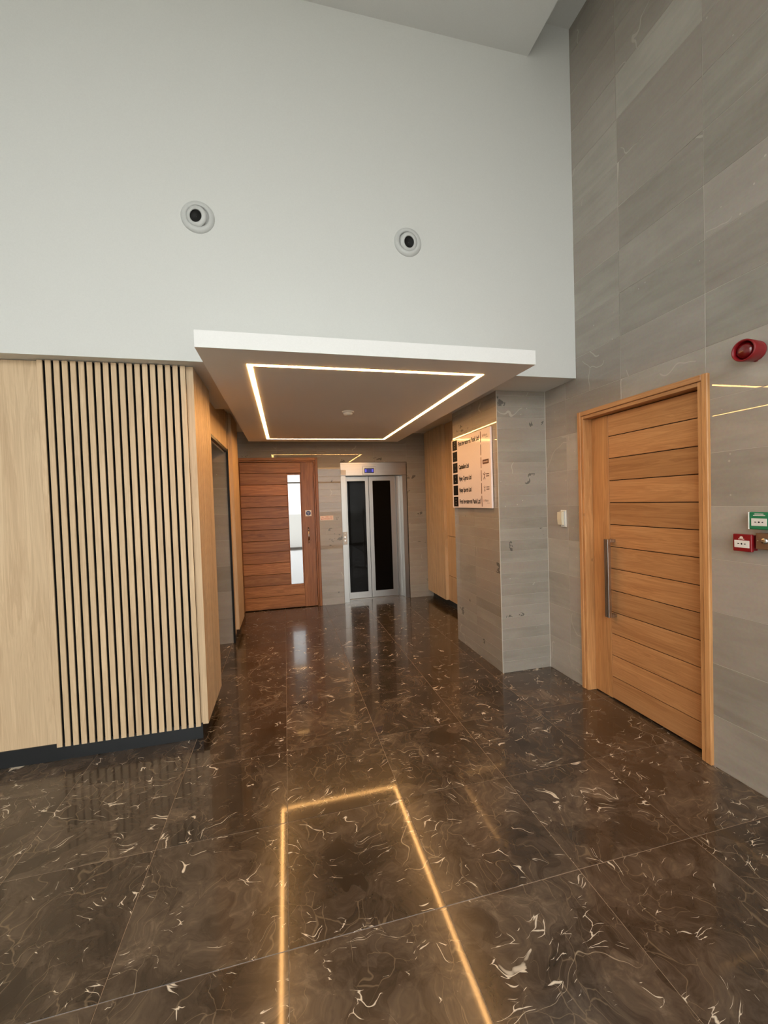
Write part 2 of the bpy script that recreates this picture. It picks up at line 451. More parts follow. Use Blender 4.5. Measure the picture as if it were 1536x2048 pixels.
def text(body, u0, v0, w, h, org, U, V, mat, name, parent, lift=0.0006, align='L', bold=0.0):
    """lettering fitted to a w x h box whose lower-left corner is at (u0, v0) on the plane org + u U + v V"""
    cu = bpy.data.curves.new('lettering', 'FONT'); cu.body = body; cu.extrude = 0.0; cu.offset = bold
    to = bpy.data.objects.new('lettering', cu)
    me = bpy.data.meshes.new_from_object(to); bpy.data.objects.remove(to); bpy.data.curves.remove(cu)
    xs = [v.co.x for v in me.vertices]; ys = [v.co.y for v in me.vertices]
    x0, x1, y0, y1 = min(xs), max(xs), min(ys), max(ys)
    org, U, V = Vector(org), Vector(U), Vector(V); nn = U.cross(V)
    for v in me.vertices:
        u = u0 + (v.co.x - x0) / (x1 - x0) * w; q = v0 + (v.co.y - y0) / (y1 - y0) * h
        v.co = org + U * u + V * q + nn * lift
    me.materials.clear(); return link(name, me, mat, parent)

# ------------------------------------------------------------------ key dimensions (metres)
XR = 2.352          # stone wall on the right
YW = 2.912          # white upper wall
YB = 6.40           # back wall of the passage
ZS = 2.54           # soffit under the white wall
ZH = 2.68           # higher ceiling at the back of the passage
ZC, ZT = 5.02, 5.31 # hall ceiling, recess along the stone wall
XL = -3.3           # hall's other side
YF = -2.0           # glazed entrance front
PX0, PX1, PY0, PY1 = 1.859, XR, 3.327, 4.312   # stone pier

# ------------------------------------------------------------------ floor
fl = structure('floor', MB().box(XL - 0.1, 2.6, YF - 0.1, 7.1, -0.08, -0.0012), 'floor_grout', 'polished dark brown marble floor with white veins')
xj = [-3.3 + 0.0] + [round(-0.046 + 0.6 * k, 4) for k in range(-5, 5)]
xj = sorted(set([x for x in xj if XL <= x < 2.5] + [2.46]))
yj = sorted(set([round(1.473 + 0.6063 * k, 4) for k in range(-6, 10)]))
yj = [y for y in yj if YF < y < 6.95]; yj = [YF] + yj + [6.95]
tiled(fl, 'marble', 'z+', 0.0, xj, yj, gap=0.0011, thick=0.006, name='marble_tile', tilt=0.0006)

# ------------------------------------------------------------------ stone wall on the right
DY0, DY1, DZ1 = 1.83, 2.888, 2.252          # door casing, outer
WR = MB()
for r in cut((YF, 4.3, 0, 5.5), (DY0 + 0.03, DY1 - 0.03, -1, DZ1 - 0.03)):
    WR.box(XR + 0.0014, XR + 0.25, r[0], r[1], r[2], r[3])
wr = structure('wall_right', WR, 'grout', 'tall wall of grey stone tiles beside the wooden door')
aj = [YF, -1.77, -1.17, -0.57, 0.03, 0.63, 1.245, 1.85, 2.455, 3.045, PY0]
tiled(wr, 'stone', 'x-', XR, aj, frange(0, 5.4, 0.3), holes=[(DY0 + 0.02, DY1 - 0.02, -1, DZ1 - 0.02)], tilt=0.0016)

# ------------------------------------------------------------------ stone pier
pier = structure('wall_pier', MB().box(PX0 + 0.0014, XR + 0.2, PY0 + 0.0014, PY1, 0, ZS), 'grout', 'grey stone pier carrying the company directory board')
zj = [0.0] + [round(0.10 * k, 3) for k in range(1, 26)] + [ZS]
tiled(pier, 'stone_strip', 'y-', PY0, [PX0, 2.352], zj, gap=0.0007, name='stone_strip')
tiled(pier, 'stone_strip', 'x-', PX0, [PY0, 3.825, PY1], zj, gap=0.0007, name='stone_strip')
for nm, (x, y) in {'a': (PX0, PY0), 'b': (XR - 0.004, PY0)}.items():
    t = MB().box(x - 0.001, x + 0.004, y - 0.001, y + 0.004, 0, ZS)
    build('corner_trim', t, 'trim', pier)

# ------------------------------------------------------------------ back wall with lift niche and door opening
LX0, LX1, LZ1 = 0.862, 1.945, 2.215         # lift portal
BX0, BX1, BZ1 = -0.70, 0.512, 2.296         # back door casing, outer
bw = MB()
rects = [(-1.0, 2.42, 0, 2.9)]
for h in ((LX0, LX1, -1, LZ1), (BX0 + 0.03, BX1 - 0.03, -1, BZ1 - 0.03)):
    rects = [q for p in rects for q in cut(p, h)]
for r in rects: bw.box(r[0], r[1], YB + 0.0014, YB + 0.0095, r[2], r[3])
wb = structure('wall_back', bw, 'grout', 'stone clad end wall of the passage around door and lift')
zb = [round(0.1 * k, 3) for k in range(0, 27)] + [ZH]
tiled(wb, 'stone_strip', 'y-', YB, [-0.74, -0.09, BX1, LX0, 1.40, LX1, 2.36], zb,
      holes=[(LX0, LX1, -1, LZ1), (BX0 + 0.02, BX1 - 0.02, -1, BZ1 - 0.02)], gap=0.0007, name='stone_strip')

# ------------------------------------------------------------------ other walls of the passage, added light blocks
structure('wall_passage_right', MB().box(2.405, 2.5, PY1, YB, 0, 2.9), 'white', 'wall behind the oak cupboards past the pier')
wl = structure('wall_passage_left', MB().box(-0.84, -0.74, 5.6, YB + 0.1, 0, 2.9), 'white', 'short wall between slatted panel and wooden door')
ws = structure('wall_side_opening', MB().box(-2.6, -0.634, 5.0214, 5.125, 0, 2.67), 'grout', 'grey stone wall seen through the black framed side opening')
tiled(ws, 'stone', 'y-', 5.02, [-2.44, -1.84, -1.24, -0.633], frange(0, 2.4, 0.3) , tilt=0.001)
structure('wall_side_end', MB().box(-2.7, -2.6, 3.6, 5.4, 0, 2.9), 'white', 'far end of the side opening')

structure('leak_block_back', MB().box(-1.2, 2.5, YB + 0.32, YB + 0.42, -0.05, 2.9).box(-1.3, -1.2, YB + 0.02, YB + 0.42, -0.05, 2.9).box(2.5, 2.6, YB + 0.02, YB + 0.42, -0.05, 2.9).box(-1.3, 2.6, YB + 0.1, YB + 0.42, 2.8, 2.95), 'slot', 'added dark box stopping light leaks behind the end wall')  # unseen box added to stop outside light leaking under door and round lift
structure('leak_block_right', MB().box(XR + 0.26, XR + 0.36, YF, 4.5, -0.05, 5.6), 'slot', 'added dark slab stopping light leaks behind the stone wall')  # unseen slab added to stop outside light leaking round the right door
# ------------------------------------------------------------------ white upper wall, ceilings
structure('wall_upper', MB().box(XL, XR, YW, YW + 0.15, ZS, 5.6), 'white', 'tall plain white wall above the passage')
structure('wall_left', MB().box(XL - 0.15, XL, YF, 3.3, 0, 5.6), 'white', 'plain white side wall of the hall')
structure('ceiling', MB().box(XL, 1.973, YF, YW, ZC, ZC + 0.35), 'ceiling', 'flat white dropped ceiling of the hall')
structure('ceiling_recess', MB().box(1.90, XR + 0.02, YF, YW + 0.1, ZT, ZT + 0.1), 'ceiling', 'raised ceiling strip along the stone wall')
structure('ceiling_soffit', MB().box(XL, XR + 0.02, YW + 0.15, 4.29, ZS, ZH + 0.02), 'ceiling', 'white soffit at the mouth of the passage')
structure('ceiling_passage', MB().box(-2.7, 2.5, 4.28, YB + 0.1, ZH, ZH + 0.1), 'ceiling', 'higher ceiling at the back of the passage')

# ------------------------------------------------------------------ glazed entrance front behind the camera
structure('wall_front', MB().box(XL, XR + 0.1, YF - 0.2, YF, 4.7, 5.6), 'white', 'white wall above the glazed entrance front')
win = tag(empty('window_1'), 'tall glazed entrance front in dark aluminium frames', kind='structure')
xs = [XL, -1.9, -0.55, 0.85, XR]
for i, x in enumerate(xs):
    bx('mullion', 'alu', x - 0.03, x + 0.03, YF - 0.11, YF - 0.03, 0, 4.7, win, 0.003)
for z in (0.03, 2.35, 4.67):
    for a, b in zip(xs[:-1], xs[1:]):
        bx('transom', 'alu', a + 0.03, b - 0.03, YF - 0.10, YF - 0.04, z - 0.03, z + 0.03, win, 0.003)
for z0, z1 in ((0.06, 2.32), (2.38, 4.64)):
    for a, b in zip(xs[:-1], xs[1:]):
        build('pane', MB().poly([(a + 0.03, YF - 0.07, z0), (b - 0.03, YF - 0.07, z0), (b - 0.03, YF - 0.07, z1), (a + 0.03, YF - 0.07, z1)], [(3, 2, 1, 0)]), 'window_glass', win)
structure('ground_outside', MB().box(-40, 40, -60, YF - 0.12, -0.2, -0.1), 'pavement', 'pale paving outside the entrance')

# ------------------------------------------------------------------ oak panelling, front and first return
Z0P = 0.095
p1 = tag(empty('slatted_wall_panel'), 'pale oak wall panel with upright slats above a black plinth, under the white wall', 'wall panel')
bx('flat_panel', 'oak', XL, -1.452, 3.022, 3.04, Z0P, ZS - 0.003, p1, 0.0008)
bx('backing', 'slot', -1.46, -0.60, 3.03, 3.05, Z0P, ZS - 0.004, p1)
for k in range(19):
    x = -1.464 + 0.0455 * k
    sl = bx('slat', 'oak', x, x + 0.0312, 2.995, 3.005, Z0P - 0.004, ZS - 0.003, p1, 0.0012)
    bx('core', 'slot', x + 0.0004, x + 0.0308, 3.0045, 3.032, Z0P - 0.004, ZS - 0.003, sl)
bx('corner_stile', 'oak', -0.622, -0.568, 3.018, 3.06, Z0P - 0.002, ZS - 0.003, p1, 0.0012)
bx('side_backing', 'slot', -0.62, -0.585, 3.06, 3.63, Z0P, ZS - 0.004, p1)
for k in range(14):
    y = 3.066 + 0.0405 * k
    bx('slat', 'oak', -0.588, -0.568, y, y + 0.030, Z0P, ZS - 0.003, p1, 0.0012)
bx('plinth', 'black', XL, -0.604, 3.012, 3.06, 0, Z0P + 0.01, p1, 0.0008)
bx('side_plinth', 'black', -0.64, -0.606, 3.06, 3.63, 0, Z0P + 0.01, p1, 0.0008)

# wall with the black framed opening
cl = tag(empty('opening_surround'), 'flat oak cladding with a black edged doorless opening beside the slatted panel', 'wall cladding')
bx('header_panel', 'oak', -0.66, -0.622, 3.635, 5.018, 2.245, 2.537, cl, 0.001)
bx('header_panel', 'oak', -0.66, -0.622, 4.292, 5.018, 2.5372, ZH - 0.002, cl)
bx('jamb_panel', 'oak', -0.66, -0.622, 3.635, 3.70, 0, 2.245, cl, 0.001)
bx('end_panel', 'oak', -0.632, -0.612, 5.035, 5.128, 0.08, ZH - 0.002, cl, 0.001)
bx('header_trim', 'black_metal', -0.66, -0.617, 3.70, 5.0, 2.215, 2.245, cl, 0.001)
bx('jamb_trim', 'black_metal', -0.632, -0.610, 5.000, 5.0195, 0, 2.245, cl, 0.001)
bx('edge_strip', 'chrome', -0.66, -0.64, 3.70, 5.0, 2.205, 2.215, cl, 0.001)
bx('plinth', 'black', -0.632, -0.622, 5.035, 5.128, 0, 0.082, cl)

# second slatted panel
p2 = tag(empty('slatted_wall_panel'), 'narrow oak slatted panel between the side opening and the back door', 'wall panel')
bx('end_stile', 'oak', -0.66, -0.577, 5.13, 5.165, 0.12, ZH - 0.003, p2, 0.0012)
bx('backing', 'slot', -0.66, -0.60, 5.165, 5.74, 0.12, ZH - 0.004, p2)
for k in range(14):
    y = 5.172 + 0.0405 * k
    bx('slat', 'oak', -0.602, -0.577, y, y + 0.030, 0.12, ZH - 0.003, p2, 0.0012)
bx('plinth', 'black', -0.68, -0.625, 5.13, 5.74, 0, 0.13, p2)

# ------------------------------------------------------------------ oak cupboard and slatted panel past the pier
p3 = tag(empty('slatted_wall_panel'), 'oak slatted panel beside the cupboards, next to the lift wall', 'wall panel')
bx('end_stile', 'oak', 2.25, 2.36, 5.62, 5.66, 0.11, ZH - 0.003, p3, 0.0012)
bx('backing', 'slot', 2.28, 2.36, 5.66, 6.395, 0.11, ZH - 0.004, p3)
for k in range(18):
    y = 5.667 + 0.0405 * k
    bx('slat', 'oak', 2.25, 2.285, y, y + 0.030, 0.11, ZH - 0.003, p3, 0.0012)
bx('plinth', 'black', 2.345, 2.40, 5.62, 6.395, 0, 0.12, p3)
cb = tag(empty('cupboard'), 'flush oak cupboard with dark horizontal joints behind the stone pier', 'cupboard')
bx('carcass', 'slot', 2.312, 2.40, PY1 + 0.01, 5.615, 0.115, ZH - 0.004, cb)
for a, b in ((0.11, 0.470), (0.478, 1.050), (1.058, ZH - 0.003)):
    bx('door_panel', 'oak', 2.298, 2.316, PY1 + 0.01, 5.617, a, b, cb, 0.0015)
bx('plinth', 'black', 2.345, 2.40, PY1 + 0.01, 5.617, 0, 0.116, cb)

# ------------------------------------------------------------------ hanging canopy with LED channel
CX0, CX1, CY0, CY1, CZ0, CZ1 = -0.437, 1.622, 2.382, 5.755, 2.444, 2.536
LXa, LXb, LYa, LYb, LW = -0.192, 1.376, 2.622, 5.545, 0.030
can = tag(empty('ceiling_canopy'), 'white hanging ceiling panel outlined by a warm LED strip', 'ceiling panel')
ring = MB()
def quad_ring(mb, o, i, z0, z1):
    (ox0, ox1, oy0, oy1), (ix0, ix1, iy0, iy1) = o, i
    O = [(ox0, oy0), (ox1, oy0), (ox1, oy1), (ox0, oy1)]; I = [(ix0, iy0), (ix1, iy0), (ix1, iy1), (ix0, iy1)]
    p = [(x, y, z0) for x, y in O] + [(x, y, z0) for x, y in I] + [(x, y, z1) for x, y in O] + [(x, y, z1) for x, y in I]
    fs = []
    for k in range(4):
        n = (k + 1) % 4
        fs += [(k, k + 4, n + 4, n), (k + 8, n + 8, n + 12, k + 12), (k, n, n + 8, k + 8), (k + 4, k + 12, n + 12, n + 4)]
    mb.poly(p, fs)
quad_ring(ring, (CX0, CX1, CY0, CY1), (LXa, LXb, LYa, LYb), CZ0, CZ1 - 0.03)
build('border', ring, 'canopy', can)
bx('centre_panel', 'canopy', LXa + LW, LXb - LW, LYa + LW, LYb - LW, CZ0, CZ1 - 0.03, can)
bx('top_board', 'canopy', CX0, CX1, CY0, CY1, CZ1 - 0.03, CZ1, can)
zl = CZ0 - 0.002
for a in ((LXa + 0.001, LXb - 0.001, LYa + 0.001, LYa + LW - 0.001), (LXa + 0.001, LXb - 0.001, LYb - LW + 0.001, LYb - 0.001),
          (LXa + 0.001, LXa + LW - 0.001, LYa + LW, LYb - LW), (LXb - LW + 0.001, LXb - 0.001, LYa + LW, LYb - LW)):
    s = bx('led_strip', 'led', a[0], a[1], a[2], a[3], zl, zl + 0.01, can)
    s['label'] = 'glowing warm LED strip'

sd = tag(empty('smoke_detector'), 'small round white smoke detector on the canopy underside', 'smoke detector')
build('base', MB().lathe([(0.057, 0), (0.057, 0.010), (0.052, 0.014)], (0.612, 3.854, CZ0), (0, 0, -1), 36), 'plastic_white', sd)
build('head', MB().lathe([(0.044, 0.014), (0.044, 0.026), (0.036, 0.036), (0.018, 0.040)], (0.612, 3.854, CZ0), (0, 0, -1), 36), 'plastic_white', sd)

# ------------------------------------------------------------------ air nozzles on the white wall
def nozzle(x, z, aim, label):
    t = tag(empty('air_nozzle'), label, 'air vent', 'round air nozzles on the white wall')
    o = (x, YW, z)
    build('mounting_ring', MB().lathe([(0.103, 0.0), (0.103, 0.004), (0.099, 0.011), (0.086, 0.019), (0.074, 0.020), (0.068, 0.016), (0.066, 0.002)], o, (0, -1, 0), 56, caps=False), 'plastic_grey', t)
    a = Vector(aim).normalized()
    c = Vector((x, YW - 0.013, z))
    prof = [(0.0655, 0.001), (0.064, 0.006), (0.059, 0.011), (0.052, 0.014), (0.046, 0.0155), (0.0405, 0.016), (0.0385, 0.0135), (0.0365, 0.001)]
    build('swivel_ball', MB().lathe(prof, c + Vector((a.x, 0, a.z)) * 0.03, a, 48, caps=False), 'plastic_grey', t)
    build('bore', MB().lathe([(0.0375, 0.010), (0.036, 0.0), (0.001, -0.001)], c + Vector((a.x, 0, a.z)) * 0.03, a, 40, caps=False), 'hole', t)
nozzle(-0.478, 3.471, (-0.24, -1.0, -0.12), 'round white air nozzle on the wall above the slatted panel')
nozzle(0.946, 3.473, (0.10, -1.0, -0.22), 'round white air nozzle on the wall nearer the stone wall')

# ------------------------------------------------------------------ wooden door in the stone wall
d1 = tag(empty('door_1'), 'wide teak door of horizontal boards with a long square bar handle', 'door', kind='structure')
def casing_y(y0, y1, z0, z1, nm, mt):        # casing members on the X = XR wall
    bx(nm, mt, XR - 0.018, XR + 0.02, y0, y1, z0, z1, d1, 0.003)
cw, iw = 0.036, 0.026
bx('casing', 'teak_z', XR - 0.020, XR + 0.03, DY1 - cw, DY1, 0, DZ1, d1, 0.004)
bx('casing', 'teak_z', XR - 0.020, XR + 0.03, DY0, DY0 + cw, 0, DZ1, d1, 0.004)
bx('casing', 'teak_y', XR - 0.020, XR + 0.03, DY0 + cw, DY1 - cw, DZ1 - cw, DZ1, d1, 0.004)
bx('jamb', 'teak_z', XR - 0.013, XR + 0.11, DY1 - cw - iw, DY1 - cw - 0.002, 0, DZ1 - cw - 0.002, d1, 0.002)
bx('jamb', 'teak_z', XR - 0.013, XR + 0.11, DY0 + cw + 0.002, DY0 + cw + iw, 0, DZ1 - cw - 0.002, d1, 0.002)
bx('jamb', 'teak_y', XR - 0.013, XR + 0.11, DY0 + cw + iw, DY1 - cw - iw, DZ1 - cw - iw, DZ1 - cw - 0.002, d1, 0.002)
LX = XR + 0.062
ly0, ly1, lz1 = DY0 + cw + iw + 0.003, DY1 - cw - iw - 0.003, DZ1 - cw - iw - 0.003
leaf = bx('leaf', 'slot', LX + 0.0098, LX + 0.045, ly0, ly1, 0.008, lz1, d1)
sy = ly1 - 0.172
bx('stile', 'teak_z', LX, LX + 0.01, sy + 0.001, ly1, 0.008, lz1, leaf, 0.0012)
zz = [0.010] + [round(0.178 + 0.16785 * k, 4) for k in range(12)] + [lz1]
for a, b in zip(zz[:-1], zz[1:]):
    bx('board', 'teak_y', LX, LX + 0.01, ly0, sy - 0.001, a + 0.0026, b - 0.0026, leaf, 0.0022)
hb = MB().box(LX - 0.070, LX - 0.044, 2.596, 2.636, 0.652, 1.246, 0.0015)
hd = build('bar_handle', hb, 'handle', leaf); hd['label'] = 'long square satin steel bar handle'
for z in (0.652, 1.222):
    bx('bar_handle_arm', 'handle', LX - 0.046, LX + 0.001, 2.596, 2.636, z, z + 0.024, leaf, 0.0012)

# ------------------------------------------------------------------ wooden door in the end wall
d2 = tag(empty('door_2'), 'reddish teak door with a tall narrow glass strip beside the lift', 'door', kind='structure')
cw2 = 0.042
bx('casing', 'teak_zd', BX1 - cw2, BX1, YB - 0.018, YB + 0.03, 0, BZ1, d2, 0.004)
bx('casing', 'teak_zd', BX0, BX0 + cw2, YB - 0.018, YB + 0.03, 0, BZ1, d2, 0.004)
bx('casing', 'teak_x', BX0 + cw2, BX1 - cw2, YB - 0.018, YB + 0.03, BZ1 - cw2, BZ1, d2, 0.004)
bx('jamb', 'teak_zd', BX1 - cw2 - 0.022, BX1 - cw2 - 0.002, YB - 0.008, YB + 0.1, 0, BZ1 - cw2, d2, 0.002)
bx('jamb', 'teak_zd', BX0 + cw2 + 0.002, BX0 + cw2 + 0.022, YB - 0.008, YB + 0.1, 0, BZ1 - cw2, d2, 0.002)
bx('jamb', 'teak_x', BX0 + cw2 + 0.022, BX1 - cw2 - 0.022, YB - 0.008, YB + 0.1, BZ1 - cw2 - 0.022, BZ1 - cw2 - 0.002, d2, 0.002)
LY = YB + 0.012
ex0, ex1, ez1 = BX0 + cw2 + 0.025, BX1 - cw2 - 0.025, BZ1 - cw2 - 0.025
gx0, gx1, gz0, gz1 = 0.056, 0.238, 0.345, 2.036
core = MB()
for r in cut((ex0, ex1, 0.008, ez1), (gx0, gx1, gz0, gz1)): core.box(r[0], r[1], LY + 0.0078, LY + 0.045, r[2], r[3])
leaf2 = build('leaf', core, 'slot', d2)
sx = 0.254
bx('stile', 'teak_zd', sx + 0.001, ex1, LY, LY + 0.008, 0.008, ez1, leaf2, 0.0012)
zz = [0.010] + [round(0.200 + 0.1695 * k, 4) for k in range(12)] + [ez1]
for k, (a, b) in enumerate(zip(zz[:-1], zz[1:])):
    xe = sx - 0.001 if (k < 2 or k == 12) else gx0 - 0.012
    bx('board', 'teak_x', ex0, xe, LY, LY + 0.008, a + 0.0026, b - 0.0026, leaf2, 0.0025)
bead = MB()
bead.box(gx0 - 0.011, gx0, LY - 0.002, LY + 0.01, gz0 - 0.004, gz1 + 0.02)
bead.box(gx1, gx1 + 0.013, LY - 0.002, LY + 0.01, gz0 - 0.004, gz1 + 0.02)
bead.box(gx0, gx1, LY - 0.002, LY + 0.01, gz1, gz1 + 0.02)
bead.box(gx0, gx1, LY - 0.002, LY + 0.01, gz0 - 0.02, gz0)
build('glazing_bead', bead, 'teak_zd', leaf2)
g2 = bx('glass_strip', 'mirror_glass', gx0, gx1, LY + 0.012, LY + 0.018, gz0, gz1, leaf2)
g2['label'] = 'tall narrow reflective glass strip'
hx = 0.341
hp = [(hx, LY, 0.985), (hx, LY - 0.035, 0.995), (hx, LY - 0.045, 1.03), (hx, LY - 0.045, 1.18), (hx, LY - 0.035, 1.215), (hx, LY, 1.225)]
build('pull_handle', MB().tube(hp, 0.0085, 12), 'chrome', leaf2)

# round blue notice on that door
st = tag(empty('door_sign'), 'small white square sign with blue disc on the reddish door', 'sign')
bx('plate', 'paper_white', 0.302, 0.394, LY - 0.003, LY - 0.0005, 1.398, 1.490, st)
build('blue_disc', MB().lathe([(0.036, 0), (0.036, 0.0006)], (0.348, LY - 0.003, 1.444), (0, -1, 0), 40), 'ink_blue', st)
o2 = (0.348, LY - 0.0036, 1.444)
text('FIRE DOOR', -0.022, 0.009, 0.044, 0.009, o2, (1, 0, 0), (0, 0, 1), 'paper_white', 'lettering', st)
text('KEEP', -0.012, -0.006, 0.024, 0.010, o2, (1, 0, 0), (0, 0, 1), 'paper_white', 'lettering', st)
text('SHUT', -0.012, -0.021, 0.024, 0.010, o2, (1, 0, 0), (0, 0, 1), 'paper_white', 'lettering', st)

# no smoking notice
ns = tag(empty('notice_sign'), 'small pale notice with red Greek lettering between door and lift', 'sign')
bx('plate', 'paper_pink', 0.525, 0.728, YB - 0.003, YB - 0.0005, 1.324, 1.394, ns)
o3 = (0.525, YB - 0.003, 1.324)
text('ΜΗΝ', 0.080, 0.042, 0.046, 0.017, o3, (1, 0, 0), (0, 0, 1), 'ink_red', 'lettering', ns, bold=0.012)
text('ΚΑΠΝΙΖΕΤΕ', 0.016, 0.012, 0.168, 0.021, o3, (1, 0, 0), (0, 0, 1), 'ink_red', 'lettering', ns)
for u in (0.018, 0.148):
    mb = MB(); 
    for k in range(6):
        mb.box(0.525 + u + 0.006 * k, 0.525 + u + 0.006 * k + 0.0058, YB - 0.0036, YB - 0.003, 1.324 + 0.046 + 0.003 * math.sin(k * 1.1 + u * 9), 1.324 + 0.052 + 0.003 * math.sin(k * 1.1 + u * 9))
    build('flourish', mb, 'ink_red', ns)

# ------------------------------------------------------------------ lift
lift = tag(empty('elevator'), 'stainless steel lift with two dark glass door leaves', 'elevator')
LD = 6.605                                   # door plane
JX0, JX1 = 0.948, 1.872                      # inner edges of the steel portal
bx('jamb', 'steel', LX0 + 0.004, JX0, YB + 0.028, LD + 0.06, 0, 2.008, lift, 0.002)
bx('jamb', 'steel', JX1, LX1 - 0.004, YB + 0.028, LD + 0.06, 0, 2.008, lift, 0.002)
bx('reveal', 'steel', 1.80, JX1, LD - 0.03, LD + 0.06, 0, 2.006, lift, 0.002)
ltl = bx('lintel', 'steel_x', LX0 + 0.004, LX1 - 0.004, YB + 0.024, LD + 0.06, 2.010, LZ1 - 0.004, lift, 0.002)
bx('lintel_cap', 'steel_x', LX0 + 0.004, LX1 - 0.004, YB + 0.015, YB + 0.03, LZ1 - 0.03, LZ1 - 0.002, lift, 0.001)
bx('shaft_back', 'lift_glass', LX0, LX1, LD + 0.07, LD + 0.09, 0, LZ1, lift)
bx('sill', 'steel_x', JX0, 1.80, LD - 0.035, LD + 0.05, 0.0, 0.012, lift, 0.002)
def lift_leaf(x0, x1, gx0, gx1, dy):
    lf = MB(); z0, z1, g0, g1 = 0.016, 2.004, 0.118, 1.932
    for r in cut((x0, x1, z0, z1), (gx0, gx1, g0, g1)): lf.box(r[0], r[1], LD + dy, LD + dy + 0.03, r[2], r[3])
    o = build('door_leaf', lf, 'steel', lift)
    g = bx('glass_pane', 'lift_glass', gx0, gx1, LD + dy + 0.006, LD + dy + 0.018, g0, g1, o)
    return o
lift_leaf(0.952, 1.342, 0.988, 1.288, 0.0)
lift_leaf(1.350, 1.796, 1.412, 1.714, 0.004)
dp = bx('display', 'steel_x', 1.220, 1.428, YB + 0.014, YB + 0.026, 2.022, 2.148, lift, 0.003)
bx('bezel', 'lcd_dark', 1.246, 1.402, YB + 0.011, YB + 0.0142, 2.046, 2.122, dp, 0.001)
scn = bx('screen', 'lcd', 1.254, 1.394, YB + 0.0100, YB + 0.0112, 2.056, 2.112, dp)
for xa in (1.256, 1.366):
    bx('screen_glow', 'lcd_lit', xa, xa + 0.026, YB + 0.0094, YB + 0.0101, 2.060, 2.108, dp)
bx('label_plate', 'paper_white', LX0 + 0.008, JX0 + 0.004, YB + 0.020, YB + 0.0235, 2.022, 2.100, lift)
cp = bx('call_panel', 'plastic_grey', 0.872, 0.938, YB + 0.016, YB + 0.029, 0.925, 1.122, lift, 0.003)
for z, r in ((1.100, 0.006), (1.045, 0.016), (0.990, 0.016)):
    build('call_button', MB().lathe([(r, 0), (r, 0.004), (r * 0.85, 0.006)], (0.905, YB + 0.016, z), (0, -1, 0), 24), 'chrome', cp)
    if r > 0.01: build('call_button_symbol', MB().lathe([(0.005, 0), (0.005, 0.0005)], (0.905, YB + 0.0098, z), (0, -1, 0), 12), 'ink', cp)

# ------------------------------------------------------------------ directory board on the pier
db = tag(empty('directory_board'), 'pale company directory board with black number squares on the stone pier', 'sign')
BXf = 1.835; bu0, bz1 = 4.297, 2.238
U, V, BO = (0, -1, 0), (0, 0, 1), (BXf, bu0, bz1)
bx('board', 'board', BXf, BXf + 0.018, 3.410, 4.297, 1.492, 2.238, db, 0.001)
def rect_uv(u0, u1, v0, v1, mat, name, parent=db, t=0.0008):
    return bx(name, mat, BXf - t, BXf + 0.0002, bu0 - u1, bu0 - u0, bz1 - v1, bz1 - v0, parent)
marks = {0: (0.2, 0.45, 0.72), 1: (0.68,), 2: (0.27, 0.72), 3: (0.27, 0.72), 4: (), 5: (0.22, 0.5, 0.76)}
rows = {0: ('First Investment Bank Ltd', 0.48), 2: ('Capitalion Ltd', 0.245), 3: ('Npay Cyprus Ltd', 0.298), 4: ('Npay Sports Ltd', 0.290), 5: ('First Investment Bank Ltd', 0.48)}
for k in range(6):
    v0 = 0.014 + 0.1225 * k
    sq = rect_uv(0.030, 0.150, v0, v0 + 0.106, 'ink', 'number_square')
    for q in marks[k]:
        wd = 0.030 if k == 5 else 0.012
        rect_uv(0.090 - wd / 2, 0.090 + wd / 2, v0 + 0.106 * q - 0.006, v0 + 0.106 * q + 0.006, 'ink_grey', 'number_mark', sq, 0.0014)
    rect_uv(0.693, 0.704, v0 + 0.002, v0 + 0.105, 'ink_brown', 'divider')
    if k in rows:
        s, w = rows[k]; hgt = 0.062 if ('y' in s or 'p' in s) else 0.048
        text(s, 0.186, -(v0 + 0.076) - (hgt - 0.048), w, hgt, BO, U, V, 'ink', 'lettering', db, 0.001, bold=0.034)
for k in (0, 5):
    v0 = 0.014 + 0.1225 * k
    text('FIBank', 0.755, -(v0 + 0.058), 0.075, 0.020, BO, U, V, 'ink_brown', 'logo', db, 0.001)
    rect_uv(0.800, 0.850, v0 + 0.070, v0 + 0.073, 'ink_grey', 'logo_line')
    rect_uv(0.735, 0.740, v0 + 0.038, v0 + 0.060, 'ink_red', 'logo_line')
v0 = 0.014 + 0.245
lg = rect_uv(0.732, 0.850, v0 + 0.030, v0 + 0.072, 'ink_brown', 'logo_block')
for q in range(5): rect_uv(0.752 + 0.017 * q, 0.760 + 0.017 * q, v0 + 0.046, v0 + 0.056, 'paper_pink', 'logo_letter', lg, 0.0014)
